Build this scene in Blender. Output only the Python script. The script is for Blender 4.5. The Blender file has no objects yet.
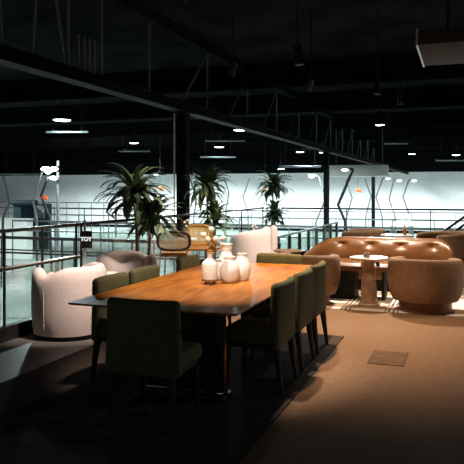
import bpy, bmesh, math, random
from mathutils import Vector, Matrix
random.seed(7)
PI = math.pi
sc = bpy.context.scene
COL = sc.collection
R = math.radians

# ------------------------------------------------------------------ camera
EYE, FPX, HOR, YAW = 1.55, 650.0, 190.0, R(19.72)
cd = bpy.data.cameras.new('camera')
cam = bpy.data.objects.new('camera', cd); COL.objects.link(cam)
cam.location = (0, 0, EYE); cam.rotation_euler = (PI/2, 0, YAW)
cd.sensor_width = 36; cd.lens = 36*FPX/464; cd.shift_y = (HOR-232)/464
cd.clip_start = .05; cd.clip_end = 300
sc.camera = cam
cs, sn = math.cos(YAW), math.sin(YAW)

def ray_y(px, y):           # point of the plan where the sight line of a column meets the line y = const
    t = (px-232)/FPX
    Y = y/(sn*t+cs)
    return Y*(cs*t-sn), Y
def at_d(px, py, Y):        # point at distance Y in front of the lens
    t = (px-232)/FPX
    return Vector((Y*(cs*t-sn), Y*(sn*t+cs), EYE-(py-HOR)*Y/FPX))
def at_z(px, py, z):
    return at_d(px, py, (EYE-z)*FPX/(py-HOR))

# ------------------------------------------------------------------ materials
def mat(name, col, rough=.6, metal=0., var=.0, scale=8., bump=0., bscale=60., emit=None, es=0., spec=.5, col2=None, coat=0., stretch=None):
    m = bpy.data.materials.new(name); m.use_nodes = True
    nt = m.node_tree; b = nt.nodes['Principled BSDF']
    b.inputs['Base Color'].default_value = (*col, 1); b.inputs['Roughness'].default_value = rough
    b.inputs['Metallic'].default_value = metal; b.inputs['Specular IOR Level'].default_value = spec
    if coat: b.inputs['Coat Weight'].default_value = coat; b.inputs['Coat Roughness'].default_value = .15
    tc = nt.nodes.new('ShaderNodeTexCoord')
    src = tc.outputs['Object']
    if stretch:
        mp = nt.nodes.new('ShaderNodeMapping'); mp.inputs['Scale'].default_value = stretch
        nt.links.new(src, mp.inputs['Vector']); src = mp.outputs['Vector']
    if var or col2:
        n = nt.nodes.new('ShaderNodeTexNoise'); n.inputs['Scale'].default_value = scale; n.inputs['Detail'].default_value = 5
        nt.links.new(src, n.inputs['Vector'])
        rp = nt.nodes.new('ShaderNodeValToRGB')
        c2 = col2 or tuple(min(1, c*(1+var)) for c in col); c1 = col if col2 else tuple(c*(1-var) for c in col)
        rp.color_ramp.elements[0].position = .33; rp.color_ramp.elements[1].position = .67
        rp.color_ramp.elements[0].color = (*c1, 1); rp.color_ramp.elements[1].color = (*c2, 1)
        nt.links.new(n.outputs['Fac'], rp.inputs['Fac']); nt.links.new(rp.outputs['Color'], b.inputs['Base Color'])
    if bump:
        n2 = nt.nodes.new('ShaderNodeTexNoise'); n2.inputs['Scale'].default_value = bscale; n2.inputs['Detail'].default_value = 4
        nt.links.new(src, n2.inputs['Vector'])
        bp = nt.nodes.new('ShaderNodeBump'); bp.inputs['Strength'].default_value = bump; bp.inputs['Distance'].default_value = .01
        nt.links.new(n2.outputs['Fac'], bp.inputs['Height']); nt.links.new(bp.outputs['Normal'], b.inputs['Normal'])
    if emit:
        b.inputs['Emission Color'].default_value = (*emit, 1); b.inputs['Emission Strength'].default_value = es
    return m

def glass_mat(name, tint, refl=.06, haze=0.):
    m = bpy.data.materials.new(name); m.use_nodes = True
    nt = m.node_tree; nt.nodes.remove(nt.nodes['Principled BSDF'])
    out = nt.nodes['Material Output']
    tr = nt.nodes.new('ShaderNodeBsdfTransparent'); tr.inputs['Color'].default_value = (*tint, 1)
    gl = nt.nodes.new('ShaderNodeBsdfGlossy'); gl.inputs['Roughness'].default_value = .04
    lw = nt.nodes.new('ShaderNodeFresnel'); lw.inputs['IOR'].default_value = 1.45
    mx = nt.nodes.new('ShaderNodeMixShader')
    ml = nt.nodes.new('ShaderNodeMath'); ml.operation = 'MULTIPLY'; ml.inputs[1].default_value = .5
    nt.links.new(lw.outputs['Fac'], ml.inputs[0]); nt.links.new(ml.outputs[0], mx.inputs['Fac']); nt.links.new(tr.outputs['BSDF'], mx.inputs[1]); nt.links.new(gl.outputs['BSDF'], mx.inputs[2])
    last = mx
    if haze:
        df = nt.nodes.new('ShaderNodeBsdfDiffuse'); df.inputs['Color'].default_value = (.75, .9, .88, 1)
        m2 = nt.nodes.new('ShaderNodeMixShader'); m2.inputs['Fac'].default_value = haze
        nt.links.new(mx.outputs['Shader'], m2.inputs[1]); nt.links.new(df.outputs['BSDF'], m2.inputs[2]); last = m2
    nt.links.new(last.outputs['Shader'], out.inputs['Surface'])
    return m

def leather_wood(name, c1, c2, rough, axis_scale, coat=0.):
    return mat(name, c1, rough, col2=c2, scale=3., stretch=axis_scale, bump=.03, bscale=20, coat=coat)

M = {}
M['concrete'] = mat('polished_concrete', (.12, .112, .105), .4, var=.3, scale=2.5, bump=.06, bscale=9)
M['carpet'] = mat('brown_carpet', (.215, .132, .082), .8, col2=(.25, .155, .097), scale=16, bump=.25, bscale=140, spec=.05)
M['hall_floor'] = mat('hall_floor', (.29, .33, .31), .6, var=.2, scale=.4, spec=.2)
M['white_wall'] = mat('white_wall', (.80, .81, .81), .7, var=.05, scale=.6)
M['black_wall'] = mat('black_paint', (.006, .0065, .007), .9, var=.3, scale=1., spec=.0)
M['ceiling'] = mat('black_ceiling', (.012, .014, .015), .9, var=.4, scale=1.2, spec=.0)
M['steel'] = mat('dark_steel', (.005, .0055, .006), .7, var=.2, scale=4, spec=.08)
M['truss'] = mat('painted_truss_steel', (.10, .125, .125), .5, var=.2, spec=.3)
M['rail'] = mat('black_rail_metal', (.018, .016, .015), .35, var=.2)
M['rail_cap'] = mat('pale_wood_ledge', (.24, .20, .13), .45, var=.2, scale=10)
M['silver'] = mat('silver_metal', (.68, .68, .67), .35, metal=.35)
M['glass'] = glass_mat('green_tinted_glass', (.93, .97, .95), haze=.0)
M['table'] = leather_wood('honey_table_wood', (.26, .082, .008), (.50, .185, .024), .46, (9, 1.1, 9), coat=.0)
M['table_dark'] = mat('dark_table_base', (.03, .022, .018), .45, var=.2)
M['copper'] = mat('copper_edge', (.45, .2, .09), .35, metal=.7)
M['olive'] = mat('olive_chair_fabric', (.105, .108, .052), .9, col2=(.145, .142, .064), scale=60, bump=.3, bscale=220)
M['chair_leg'] = mat('black_chair_leg', (.016, .015, .014), .5, var=.1)
M['boucle'] = mat('cream_boucle', (.64, .52, .49), .95, col2=(.80, .67, .63), scale=70, bump=.6, bscale=160)
M['black_base'] = mat('black_plinth', (.012, .011, .010), .6, var=.1, spec=.2)
M['tan'] = mat('tan_suede', (.24, .135, .074), .85, col2=(.30, .175, .10), scale=18, bump=.2, bscale=180)
M['bronze'] = mat('bronze_plinth', (.17, .085, .045), .35, metal=.5, var=.15)
M['leather'] = mat('cognac_leather', (.165, .066, .021), .36, col2=(.225, .094, .032), scale=6, bump=.08, bscale=35)
M['marble'] = mat('brown_marble', (.34, .20, .13), .4, col2=(.62, .44, .32), scale=9, bump=.02)
M['marble_top'] = mat('pale_stone_top', (.72, .58, .46), .3, var=.1, scale=12)
M['vase'] = mat('white_ceramic', (.93, .90, .88), .55, var=.02, scale=20, bump=.08, bscale=60)
M['vase_brown'] = mat('brown_ceramic_foot', (.25, .13, .07), .5, var=.1)
M['bloom'] = mat('white_dried_bloom', (.85, .78, .68), .9, var=.08, scale=60, bump=.6, bscale=200)
M['stem'] = mat('dry_stem', (.22, .14, .05), .8, var=.2)
M['ochre_leaf'] = mat('ochre_dried_leaf', (.80, .36, .05), .8, var=.2, scale=30)
M['leaf'] = mat('dracaena_leaf', (.065, .115, .06), .5, col2=(.115, .18, .085), scale=5)
M['trunk'] = mat('cane_trunk', (.27, .14, .06), .8, var=.35, scale=14, bump=.4, bscale=40)
M['pot'] = mat('dark_pot', (.05, .045, .042), .5, var=.2)
M['soil'] = mat('soil', (.03, .02, .014), .95, var=.4, scale=40)
M['cane_frame'] = mat('dark_bentwood', (.030, .018, .012), .4, var=.2)
M['cane_frame_light'] = mat('honey_bentwood', (.45, .24, .05), .45, var=.15)
M['cane_seat'] = mat('tan_stool_seat', (.48, .22, .06), .5, var=.15, scale=10)
M['wood_top'] = mat('walnut_top', (.17, .075, .026), .4, col2=(.24, .11, .04), scale=3, stretch=(1, 12, 1))
M['orange'] = mat('orange_paint', (.85, .12, .02), .5, var=.1, emit=(1., .12, .02), es=.25)
M['teal_awning'] = mat('dark_teal_cloth', (.010, .042, .048), .7, var=.2)
M['screen_grey'] = mat('grey_board', (.25, .25, .29), .5, var=.3, scale=3)
M['white_paint'] = mat('white_panel', (.82, .82, .78), .6, var=.05)
M['grey_pole'] = mat('grey_pole', (.14, .15, .15), .5, metal=.2, var=.1)
M['dark_pole'] = mat('dark_pole', (.015, .015, .015), .5, var=.1)
M['duct'] = mat('galvanised_duct', (.16, .20, .20), .45, metal=.5, var=.5, scale=1.5)
M['soffit'] = mat('brown_acoustic_baffle', (.03, .027, .025), .9, var=.2, scale=20, bump=.3)
M['lamp_glow'] = mat('lamp_diffuser', (.9, .95, .95), .5, emit=(.82, .98, 1.), es=9.)
M['lamp_warm'] = mat('warm_lamp_diffuser', (.95, .9, .85), .5, emit=(1., .86, .74), es=5.)
M['flood'] = mat('floodlight_lens', (.95, .97, 1.), .5, emit=(.93, .98, 1.), es=25.)
M['sign'] = mat('black_sign', (.012, .012, .012), .5, var=.1)
M['sign_text'] = mat('lit_sign_letters', (.85, .88, .88), .6, emit=(.9, 1, 1), es=.8)
M['brass'] = mat('brass', (.7, .42, .09), .3, metal=.8)
M['amber'] = mat('amber_glass_bottle', (.5, .16, .03), .2, var=.1)

def cane_mat(name, col):
    m = bpy.data.materials.new(name); m.use_nodes = True; nt = m.node_tree; b = nt.nodes['Principled BSDF']
    b.inputs['Base Color'].default_value = (*col, 1); b.inputs['Roughness'].default_value = .6
    tc = nt.nodes.new('ShaderNodeTexCoord'); fac = []
    for ax in ('X', 'Z'):
        w = nt.nodes.new('ShaderNodeTexWave'); w.bands_direction = ax; w.inputs['Scale'].default_value = 22
        nt.links.new(tc.outputs['Object'], w.inputs['Vector']); fac.append(w.outputs['Fac'])
    mu = nt.nodes.new('ShaderNodeMath'); mu.operation = 'MAXIMUM'
    nt.links.new(fac[0], mu.inputs[0]); nt.links.new(fac[1], mu.inputs[1])
    gt = nt.nodes.new('ShaderNodeMath'); gt.operation = 'GREATER_THAN'; gt.inputs[1].default_value = .52
    nt.links.new(mu.outputs[0], gt.inputs[0]); nt.links.new(gt.outputs[0], b.inputs['Alpha'])
    return m
M['cane'] = cane_mat('woven_cane', (.70, .52, .30))
M['cane_yellow'] = cane_mat('yellow_woven_cane', (.72, .48, .14))

def rug_mat():
    m = bpy.data.materials.new('cream_striped_rug'); m.use_nodes = True; nt = m.node_tree; b = nt.nodes['Principled BSDF']
    b.inputs['Roughness'].default_value = .95
    tc = nt.nodes.new('ShaderNodeTexCoord'); sp = nt.nodes.new('ShaderNodeSeparateXYZ'); nt.links.new(tc.outputs['Object'], sp.inputs[0])
    def math_(op, a, bval=None):
        n = nt.nodes.new('ShaderNodeMath'); n.operation = op
        nt.links.new(a, n.inputs[0])
        if bval is not None:
            if hasattr(bval, 'default_value'): nt.links.new(bval, n.inputs[1])
            else: n.inputs[1].default_value = bval
        return n.outputs[0]
    def lines(sock, period, group, fine, duty):
        p = math_('FRACT', math_('DIVIDE', sock, period))
        ingroup = math_('LESS_THAN', p, group)
        q = math_('FRACT', math_('DIVIDE', sock, fine))
        return math_('MULTIPLY', ingroup, math_('LESS_THAN', q, duty))
    lx = lines(math_('ADD', sp.outputs['X'], 20.0), .56, .30, .055, .36)
    py = math_('FRACT', math_('DIVIDE', math_('ADD', sp.outputs['Y'], 20.0-.92), 1.15))
    band = math_('LESS_THAN', py, .26)
    nz = nt.nodes.new('ShaderNodeTexNoise'); nz.inputs['Scale'].default_value = 40
    mx = nt.nodes.new('ShaderNodeMix'); mx.data_type = 'RGBA'
    mx.inputs['A'].default_value = (.86, .79, .72, 1); mx.inputs['B'].default_value = (.03, .022, .02, 1)
    nt.links.new(lx, mx.inputs['Factor'])
    m2 = nt.nodes.new('ShaderNodeMix'); m2.data_type = 'RGBA'; m2.inputs['B'].default_value = (.30, .17, .10, 1)
    nt.links.new(math_('MULTIPLY', band, .8), m2.inputs['Factor']); nt.links.new(mx.outputs['Result'], m2.inputs['A'])
    nt.links.new(m2.outputs['Result'], b.inputs['Base Color'])
    bp = nt.nodes.new('ShaderNodeBump'); bp.inputs['Strength'].default_value = .15
    nt.links.new(nz.outputs['Fac'], bp.inputs['Height']); nt.links.new(bp.outputs['Normal'], b.inputs['Normal'])
    return m
M['rug'] = rug_mat()

# ------------------------------------------------------------------ mesh builder
class MB:
    def __init__(s): s.v = []; s.f = []
    def add(s, vs, fs):
        o = len(s.v); s.v += [tuple(p) for p in vs]; s.f += [tuple(i+o for i in f) for f in fs]; return s
    def box(s, x0, y0, z0, x1, y1, z1):
        return s.add([(x0,y0,z0),(x1,y0,z0),(x1,y1,z0),(x0,y1,z0),(x0,y0,z1),(x1,y0,z1),(x1,y1,z1),(x0,y1,z1)],
                     [(0,3,2,1),(4,5,6,7),(0,1,5,4),(1,2,6,5),(2,3,7,6),(3,0,4,7)])
    def rbox(s, x0, y0, z0, x1, y1, z1, r=.02, seg=3, cuts=0, fn=None):
        bm = bmesh.new(); bmesh.ops.create_cube(bm, size=1)
        for v in bm.verts:
            v.co = (x0+(v.co.x+.5)*(x1-x0), y0+(v.co.y+.5)*(y1-y0), z0+(v.co.z+.5)*(z1-z0))
        bmesh.ops.bevel(bm, geom=list(bm.edges), offset=r, segments=seg, profile=.5, affect='EDGES')
        if cuts: bmesh.ops.subdivide_edges(bm, edges=[e for e in bm.edges if e.calc_length() > 2*r], cuts=cuts, use_grid_fill=True)
        if fn:
            for v in bm.verts: v.co = fn(v.co.copy())
        bm.verts.index_update()
        s.add([v.co[:] for v in bm.verts], [[v.index for v in f.verts] for f in bm.faces]); bm.free(); return s
    def tube(s, pts, r, n=10, cap=True, closed=False):
        pts = [Vector(p) for p in pts]; k = len(pts); rs = r if isinstance(r, (list, tuple)) else [r]*k
        vs, fs = [], []; up = None
        for i, p in enumerate(pts):
            if closed: d = pts[(i+1) % k]-pts[i-1]
            else: d = pts[min(i+1, k-1)]-pts[max(i-1, 0)]
            d.normalize()
            if up is None:
                up = Vector((0,0,1)) if abs(d.z) < .9 else Vector((1,0,0))
            a = (up-d*up.dot(d)).normalized(); b = d.cross(a); up = a
            for j in range(n):
                t = 2*PI*j/n; vs.append(p+(a*math.cos(t)+b*math.sin(t))*rs[i])
        for i in range(k if closed else k-1):
            i2 = (i+1) % k
            for j in range(n):
                j2 = (j+1) % n; fs.append((i*n+j, i*n+j2, i2*n+j2, i2*n+j))
        if cap and not closed:
            fs.append(tuple(reversed(range(n)))); fs.append(tuple((k-1)*n+j for j in range(n)))
        return s.add(vs, fs)
    def lathe(s, prof, n=32, c=(0,0,0)):
        vs, fs = [], []
        k = len(prof)
        for r, z in prof:
            for j in range(n):
                t = 2*PI*j/n; vs.append((c[0]+r*math.cos(t), c[1]+r*math.sin(t), c[2]+z))
        for i in range(k-1):
            for j in range(n):
                j2 = (j+1) % n; fs.append((i*n+j, i*n+j2, (i+1)*n+j2, (i+1)*n+j))
        fs.append(tuple(reversed(range(n)))); fs.append(tuple((k-1)*n+j for j in range(n)))
        return s.add(vs, fs)
    def prism(s, poly, z0, z1):
        n = len(poly)
        return s.add([(x,y,z0) for x,y in poly]+[(x,y,z1) for x,y in poly],
                     [tuple(reversed(range(n))), tuple(range(n, 2*n))]+[(i,(i+1)%n,n+(i+1)%n,n+i) for i in range(n)])
    def sphere(s, c, r, n=14, m=8, sq=(1,1,1)):
        vs = [(c[0], c[1], c[2]-r*sq[2])]; fs = []
        for i in range(1, m):
            a = -PI/2+PI*i/m
            for j in range(n):
                t = 2*PI*j/n; vs.append((c[0]+r*sq[0]*math.cos(a)*math.cos(t), c[1]+r*sq[1]*math.cos(a)*math.sin(t), c[2]+r*sq[2]*math.sin(a)))
        vs.append((c[0], c[1], c[2]+r*sq[2])); top = len(vs)-1
        for j in range(n):
            j2 = (j+1) % n
            fs.append((0, 1+j2, 1+j)); fs.append((top, 1+(m-2)*n+j, 1+(m-2)*n+j2))
            for i in range(m-2):
                fs.append((1+i*n+j, 1+i*n+j2, 1+(i+1)*n+j2, 1+(i+1)*n+j))
        return s.add(vs, fs)
    def build(s, name, m, parent=None, loc=None, angle=40):
        me = bpy.data.meshes.new(name); me.from_pydata(s.v, [], s.f); me.update()
        bm = bmesh.new(); bm.from_mesh(me); bmesh.ops.recalc_face_normals(bm, faces=bm.faces); bm.to_mesh(me); bm.free()
        me.polygons.foreach_set('use_smooth', [True]*len(me.polygons)); me.set_sharp_from_angle(angle=R(angle))
        me.materials.append(m if not isinstance(m, str) else M[m])
        o = bpy.data.objects.new(name, me); COL.objects.link(o)
        if loc is not None: o.location = loc
        if parent: o.parent = parent
        return o

def tag(o, label, cat, group=None, kind=None):
    o['label'] = label; o['category'] = cat
    if group: o['group'] = group
    if kind: o['kind'] = kind
    return o
def thing(name, label, cat, loc=(0,0,0), rz=0, group=None):
    o = bpy.data.objects.new(name, None); COL.objects.link(o); o.location = loc; o.rotation_euler = (0,0,rz)
    return tag(o, label, cat, group)
def struct(name, mb, m, parent=None):
    o = mb.build(name, m, parent); o['kind'] = 'structure'; return o
def dup(root, loc, rz=0, label=None, group=None):
    c = root.copy(); COL.objects.link(c); c.location = loc; c.rotation_euler = (0,0,rz)
    if label: c['label'] = label
    if group: c['group'] = group
    def kids(src, dst):
        for ch in list(src.children):
            k = ch.copy(); COL.objects.link(k); k.parent = dst; kids(ch, k)
    kids(root, c); return c

# ------------------------------------------------------------------ setting
RX, FY, HZ, WY = -4.45, 14.6, -2.2, 58.0     # rail line, far rail line, hall floor, back wall
CZ = 4.3
struct('floor', MB().box(RX-.12, -4, -.3, 12, FY+.12, 0), 'concrete')
struct('floor_hall', MB().box(-50, -4, HZ-.2, 20, WY, HZ), 'hall_floor')
struct('ceiling', MB().box(-50, -4, CZ, 20, WY+.3, CZ+.15), 'ceiling')
struct('wall_back', MB().box(-50, WY, HZ, 20, WY+.3, 3.1), 'white_wall')
struct('wall_back_upper', MB().box(-50, WY-.15, 3.1, 20, WY+.3, CZ), 'black_wall')
struct('wall_left', MB().box(-50.3, -4, HZ, -50, WY, CZ), 'white_wall')
struct('wall_right', MB().box(20, -4, HZ, 20.3, WY, CZ), 'black_wall')
struct('trim_1', MB().box(-50, WY-.06, HZ, 20, WY-.002, HZ+.25), 'steel')

# brown carpet with a rounded far corner
def rounded_rect(x0, y0, x1, y1, r, n=8):
    p = []
    for cx, cy, a in ((x1-r, y1-r, 0), (x0+r, y1-r, 90), (x0+r, y0+r, 180), (x1-r, y0+r, 270)):
        for i in range(n+1):
            t = R(a+90*i/n); p.append((cx+r*math.cos(t), cy+r*math.sin(t)))
    return p
tag(MB().prism(rounded_rect(-3.47, -2.5, .12, 8.36, .42), .0, .012).build('carpet', 'carpet'),
    'large brown carpet with rounded corner under the long dining table', 'carpet')
M['dark_sheet'] = mat('charcoal_sheet', (.062, .050, .045), .95, col2=(.080, .065, .058), scale=25, bump=.3, bscale=180, spec=.05)  # thin dark rectangle laid over the carpet under the table
tag(MB().box(-3.46, 1.2, .012, -1.19, 6.78, .022).build('dark_floor_sheet', 'dark_sheet'),
    'dark charcoal rectangular sheet under the dining table and its chairs', 'rug')
tag(MB().box(-3.2, 8.385, 0, 3.2, 11.0, .014).build('rug', 'rug', loc=(0,0,0)),
    'cream rug with dark stripes under the tan leather sofa', 'rug')
h = thing('floor_hatch', 'small dark rectangular hatch plate set flush in brown carpet', 'floor hatch', (-.66, 6.08, .012))
MB().rbox(-.15, -.24, 0, .15, .24, .005, .002, 1).build('plate', mat('hatch_plate', (.150, .092, .056), .85, var=.2, scale=12, spec=.05), h)
MB().box(-.16, -.25, 0, .16, -.24, .004).box(-.16, .24, 0, .16, .25, .004).box(-.16, -.24, 0, -.15, .24, .004).box(.15, -.24, 0, .16, .24, .004).build('rim', mat('hatch_rim', (.13, .08, .045), .8, var=.1, spec=.05), h)

# steel columns and the girder that runs over them
for i, (yy, lab) in enumerate(((10.28, 'nearest dark steel column, rising behind the cane stools'), (22.6, 'dark steel column standing beyond the far rail behind the leather sofa'),
                               (35.0, 'farthest thin dark steel column, by the white duct'))):
    c = thing('steel_column', lab, 'column', (RX-.13, yy, HZ), 0, 'steel columns under the girder')
    w = .088; H = 2.89-HZ
    MB().box(-w, -w, 0, w, -w+.02, H).box(-w, w-.02, 0, w, w, H).box(-.012, -w, 0, .012, w, H).box(-w+.0, -w+.02, 0, -w+.016, w-.02, H).box(w-.016, -w+.02, 0, w, w-.02, H).build('shaft', 'steel', c)
    MB().box(-.2, -.2, 0, .2, .2, .03).build('base_plate', 'steel', c)
    if i == 0: MB().tube([(-w-.03, -w-.02, .03), (-w-.03, -w-.02, H-.03)], .014, 8).build('lit_edge_strip', 'white_paint', c)  # white strip standing in for the light along the flange edge
    MB().box(-.14, -.14, H-.03, .14, .14, H).build('cap_plate', 'steel', c)
g = thing('roof_girder', 'long dark steel girder with truss bars crossing the ceiling over the columns', 'girder', (RX-.13, 0, 0))
MB().box(-.11, -3, 2.89, .11, WY-.2, 2.91).box(-.11, -3, 3.03, .11, WY-.2, 3.05).box(-.012, -3, 2.91, .012, WY-.2, 3.03).build('bottom_chord', 'steel', g)
MB().box(-.09, -3, 4.14, .09, WY-.2, CZ-.002).build('top_chord', 'ceiling', g)
bars = [((4.6, 3.05), (5.05, 4.14)), ((5.25, 3.05), (5.0, 4.14)), ((5.62, 3.05), (5.5, 4.14)), ((6.12, 3.05), (6.22, 4.14)), ((6.75, 3.05), (6.5, 4.14)), ((6.82, 3.05), (6.82, 4.14)), ((7.6, 3.05), (7.6, 4.14)),
        ((7.05, 3.05), (7.05, 3.5)), ((7.18, 3.05), (7.18, 3.5)), ((7.3, 3.05), (7.3, 3.5)), ((7.42, 3.05), (7.42, 3.5))]
y = 9.0; k = 0
while y < 36:
    bars.append(((y, 3.05), (y+(1.2 if k % 2 else 0), 4.14))); y += 1.2; k += 1
for (a, za), (b, zb) in bars:
    MB().tube([(0, a, za-.005), (0, b, zb+.005)], .018, 8).build('truss_bar', 'truss', g)

# ------------------------------------------------------------------ railings
def railing(name, label, p0, p1, posts, mid=None, glass_top=1.0, curb=True):
    p0, p1 = Vector((*p0, 0)), Vector((*p1, 0)); L = (p1-p0).length; d = (p1-p0)/L
    o = thing(name, label, 'railing', p0, math.atan2(d.y, d.x), 'balcony railings')
    MB().rbox(0, -.028, 1.11, L, .028, 1.148, .01, 2).build('top_rail', 'rail', o)
    if curb: MB().box(0, -.04, 0, L, .04, .15).build('curb', 'rail', o)
    if mid:
        MB().box(0, -.03, mid-.04, L, .025, mid-.012).build('mid_rail', 'rail', o)
        MB().box(0, -.045, mid-.012, L, .03, mid-.004).build('ledge', 'rail_cap', o)
    for q in posts:
        MB().box(q-.010, -.012, .15 if curb else 0, q+.010, .012, 1.11).build('post', 'rail', o)
    gs = sorted(posts)
    for a, b in zip(gs[:-1], gs[1:]):
        MB().box(a+.03, -.006, .16, b-.03, .006, mid-.055 if mid else glass_top).build('glass_panel', 'glass', o)
    return o
railing('railing', 'near black balcony railing with pale ledge beside the cream tub chair', (RX, 1.5), (RX, 6.83), [.02, .7, 1.35, 2.0, 2.65, 3.3, 3.99, 4.63, 5.30], mid=.76)
r2 = railing('railing', 'black glass railing running behind the potted palms', (RX, 6.87), (RX, FY), [.04, 1.5, 3.05, 4.6, 6.15, 7.69])
railing('railing', 'far black glass railing crossing behind the leather sofa', (RX+.05, FY), (9, FY), [.04, 1.9, 3.7, 5.5, 7.3, 9.1, 10.9, 12.7, 13.4])
# small black sign with white letters on the rail corner
p = at_d(86.5, 239.5, 7.95)
sg = thing('rail_sign', 'small black sign box with white letters on the railing post', 'sign', p, YAW)
MB().rbox(-.068, -.02, -.105, .068, .02, .105, .006, 2).build('panel', 'sign', sg)
fc = bpy.data.curves.new('lettering', 'FONT'); fc.body = 'TOY'; fc.size = .066; fc.extrude = .001; fc.align_x = 'CENTER'; fc.align_y = 'CENTER'; fc.offset = .003
ft = bpy.data.objects.new('lettering_curve', fc); COL.objects.link(ft); dg = bpy.context.evaluated_depsgraph_get(); fm = bpy.data.meshes.new_from_object(ft.evaluated_get(dg)); bpy.data.objects.remove(ft); bpy.data.curves.remove(fc)
fo = bpy.data.objects.new('lettering', fm); COL.objects.link(fo); fo.parent = sg; fo.location = (0, -.0225, .005); fo.rotation_euler = (PI/2, 0, 0); fm.materials.clear(); fm.materials.append(M['sign_text'])
MB().tube([(-.03, .035, -.83), (-.03, .035, .24)], .014, 8).build('stand', 'silver', sg)
MB().box(-.05, .015, -.05, 0, .04, .05).build('bracket', 'rail', sg)

# ------------------------------------------------------------------ dining table
TX0, TX1, TY0, TY1, TZ = -2.665, -1.383, 3.95, 6.80, .75
tb = thing('dining_table', 'long honey wood dining table holding the white vases', 'table', ((TX0+TX1)/2, (TY0+TY1)/2, .022))
hw, hl = (TX1-TX0)/2, (TY1-TY0)/2
def outline(inset):
    pts = []
    n = 14
    a, b = hw-inset, hl-inset
    c = .018
    # slightly bowed ends, small clipped corners
    for i in range(n+1):
        t = -1+2*i/n; pts.append((t*(a-c), -b-.02*(1-t*t)+.0))
    for i in range(n+1):
        t = -1+2*i/n; pts.append((a, t*(b-c)))
    for i in range(n+1):
        t = 1-2*i/n; pts.append((t*(a-c), b+.02*(1-t*t)))
    for i in range(n+1):
        t = 1-2*i/n; pts.append((-a, t*(b-c)))
    return pts
lay = [(outline(.12), .693), (outline(.010), .712), (outline(0), .717), (outline(.001), .725), (outline(.005), .728)]
mb = MB(); n = len(lay[0][0]); vs = []; fs = []
for pts, z in lay: vs += [(x, y, z) for x, y in pts]
for i in range(len(lay)-1):
    for j in range(n): fs.append((i*n+j, i*n+(j+1) % n, (i+1)*n+(j+1) % n, (i+1)*n+j))
fs.append(tuple(reversed(range(n)))); fs.append(tuple((len(lay)-1)*n+j for j in range(n)))
mb.add(vs, fs).build('tabletop', 'table', tb, angle=25)
for yc, xa, xb in ((-(hl-.53), -.26, .36), (hl-.53, -.12, .12)):
    pd = MB().rbox(xa, yc-.035, .04, xb, yc+.035, .68, .008, 2).build('pedestal', 'table_dark', tb)
    MB().rbox(xb+.0005, yc-.02, .06, xb+.007, yc+.02, .66, .002, 1).build('edge_strip', 'copper', pd)
    MB().rbox(xa-.02, yc-.10, 0, xb+.03, yc+.10, .03, .01, 2).build('foot', 'table_dark', tb)
    MB().rbox(xa-.05, yc-.05, .665, xb+.05, yc+.05, .693, .008, 1).build('bracket', 'copper', tb)
MB().rbox(-.03, -(hl-.57), .60, .03, hl-.57, .67, .006, 1).build('stretcher', 'table_dark', tb)

# ------------------------------------------------------------------ dining chairs (local: back at -y, faces +y)
def dining_chair():
    o = thing('dining_chair', '', 'chair', (0,0,0), 0, 'olive dining chairs around the long table')
    def lean(v):
        k = (v.z-.33)/.52
        v.y += -.03*max(0, k)**1.3 + .03*(v.x/.24)**2*max(0, k)
        v.x *= 1.04-.07*max(0, k)
        return v
    MB().rbox(-.265, -.035, .33, .265, .035, .825, .033, 4, cuts=4, fn=lean).build('backrest', 'olive', o)
    MB().rbox(-.25, .0, .36, .25, .43, .475, .04, 4).build('seat', 'olive', o)
    MB().box(-.215, -.01, .325, .215, .41, .362).build('seat_frame', 'chair_leg', o)
    for sx in (-1, 1):
        MB().tube([(sx*.205, .0, .34), (sx*.22, -.045, .0)], [.032, .015], 8).build('leg', 'chair_leg', o)
        MB().tube([(sx*.205, .38, .34), (sx*.215, .40, .0)], [.028, .014], 8).build('leg', 'chair_leg', o)
    return o
ch0 = dining_chair()
CH = [(-2.755, 4.72, -PI/2, 'olive dining chair nearest the lens on the railing side of the table'),
      (-2.755, 5.31, -PI/2, 'middle olive dining chair on the railing side of the table'),
      (-2.755, 6.31, -PI/2, 'olive dining chair on the railing side nearest the table far end'),
      (-1.335, 4.92, PI/2, 'dark green dining chair nearest the lens on the open carpet side of table'),
      (-1.335, 5.57, PI/2, 'middle dark green dining chair on the open carpet side of table'),
      (-1.335, 6.18, PI/2, 'dark green dining chair on the open carpet side beside tan tub chair'),
      (-1.96, 3.76, 0, 'dark upholstered chair at the near head of the table, seen from behind'),
      (-1.93, 6.93, PI, 'olive dining chair at the far head of the table')]
for i, (x, y_, rz, lab) in enumerate(CH):
    z = .022
    if i == 0: o = ch0; o.location = (x, y_, z); o.rotation_euler = (0,0,rz); o['label'] = lab
    else: dup(ch0, (x, y_, z), rz, lab)

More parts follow.
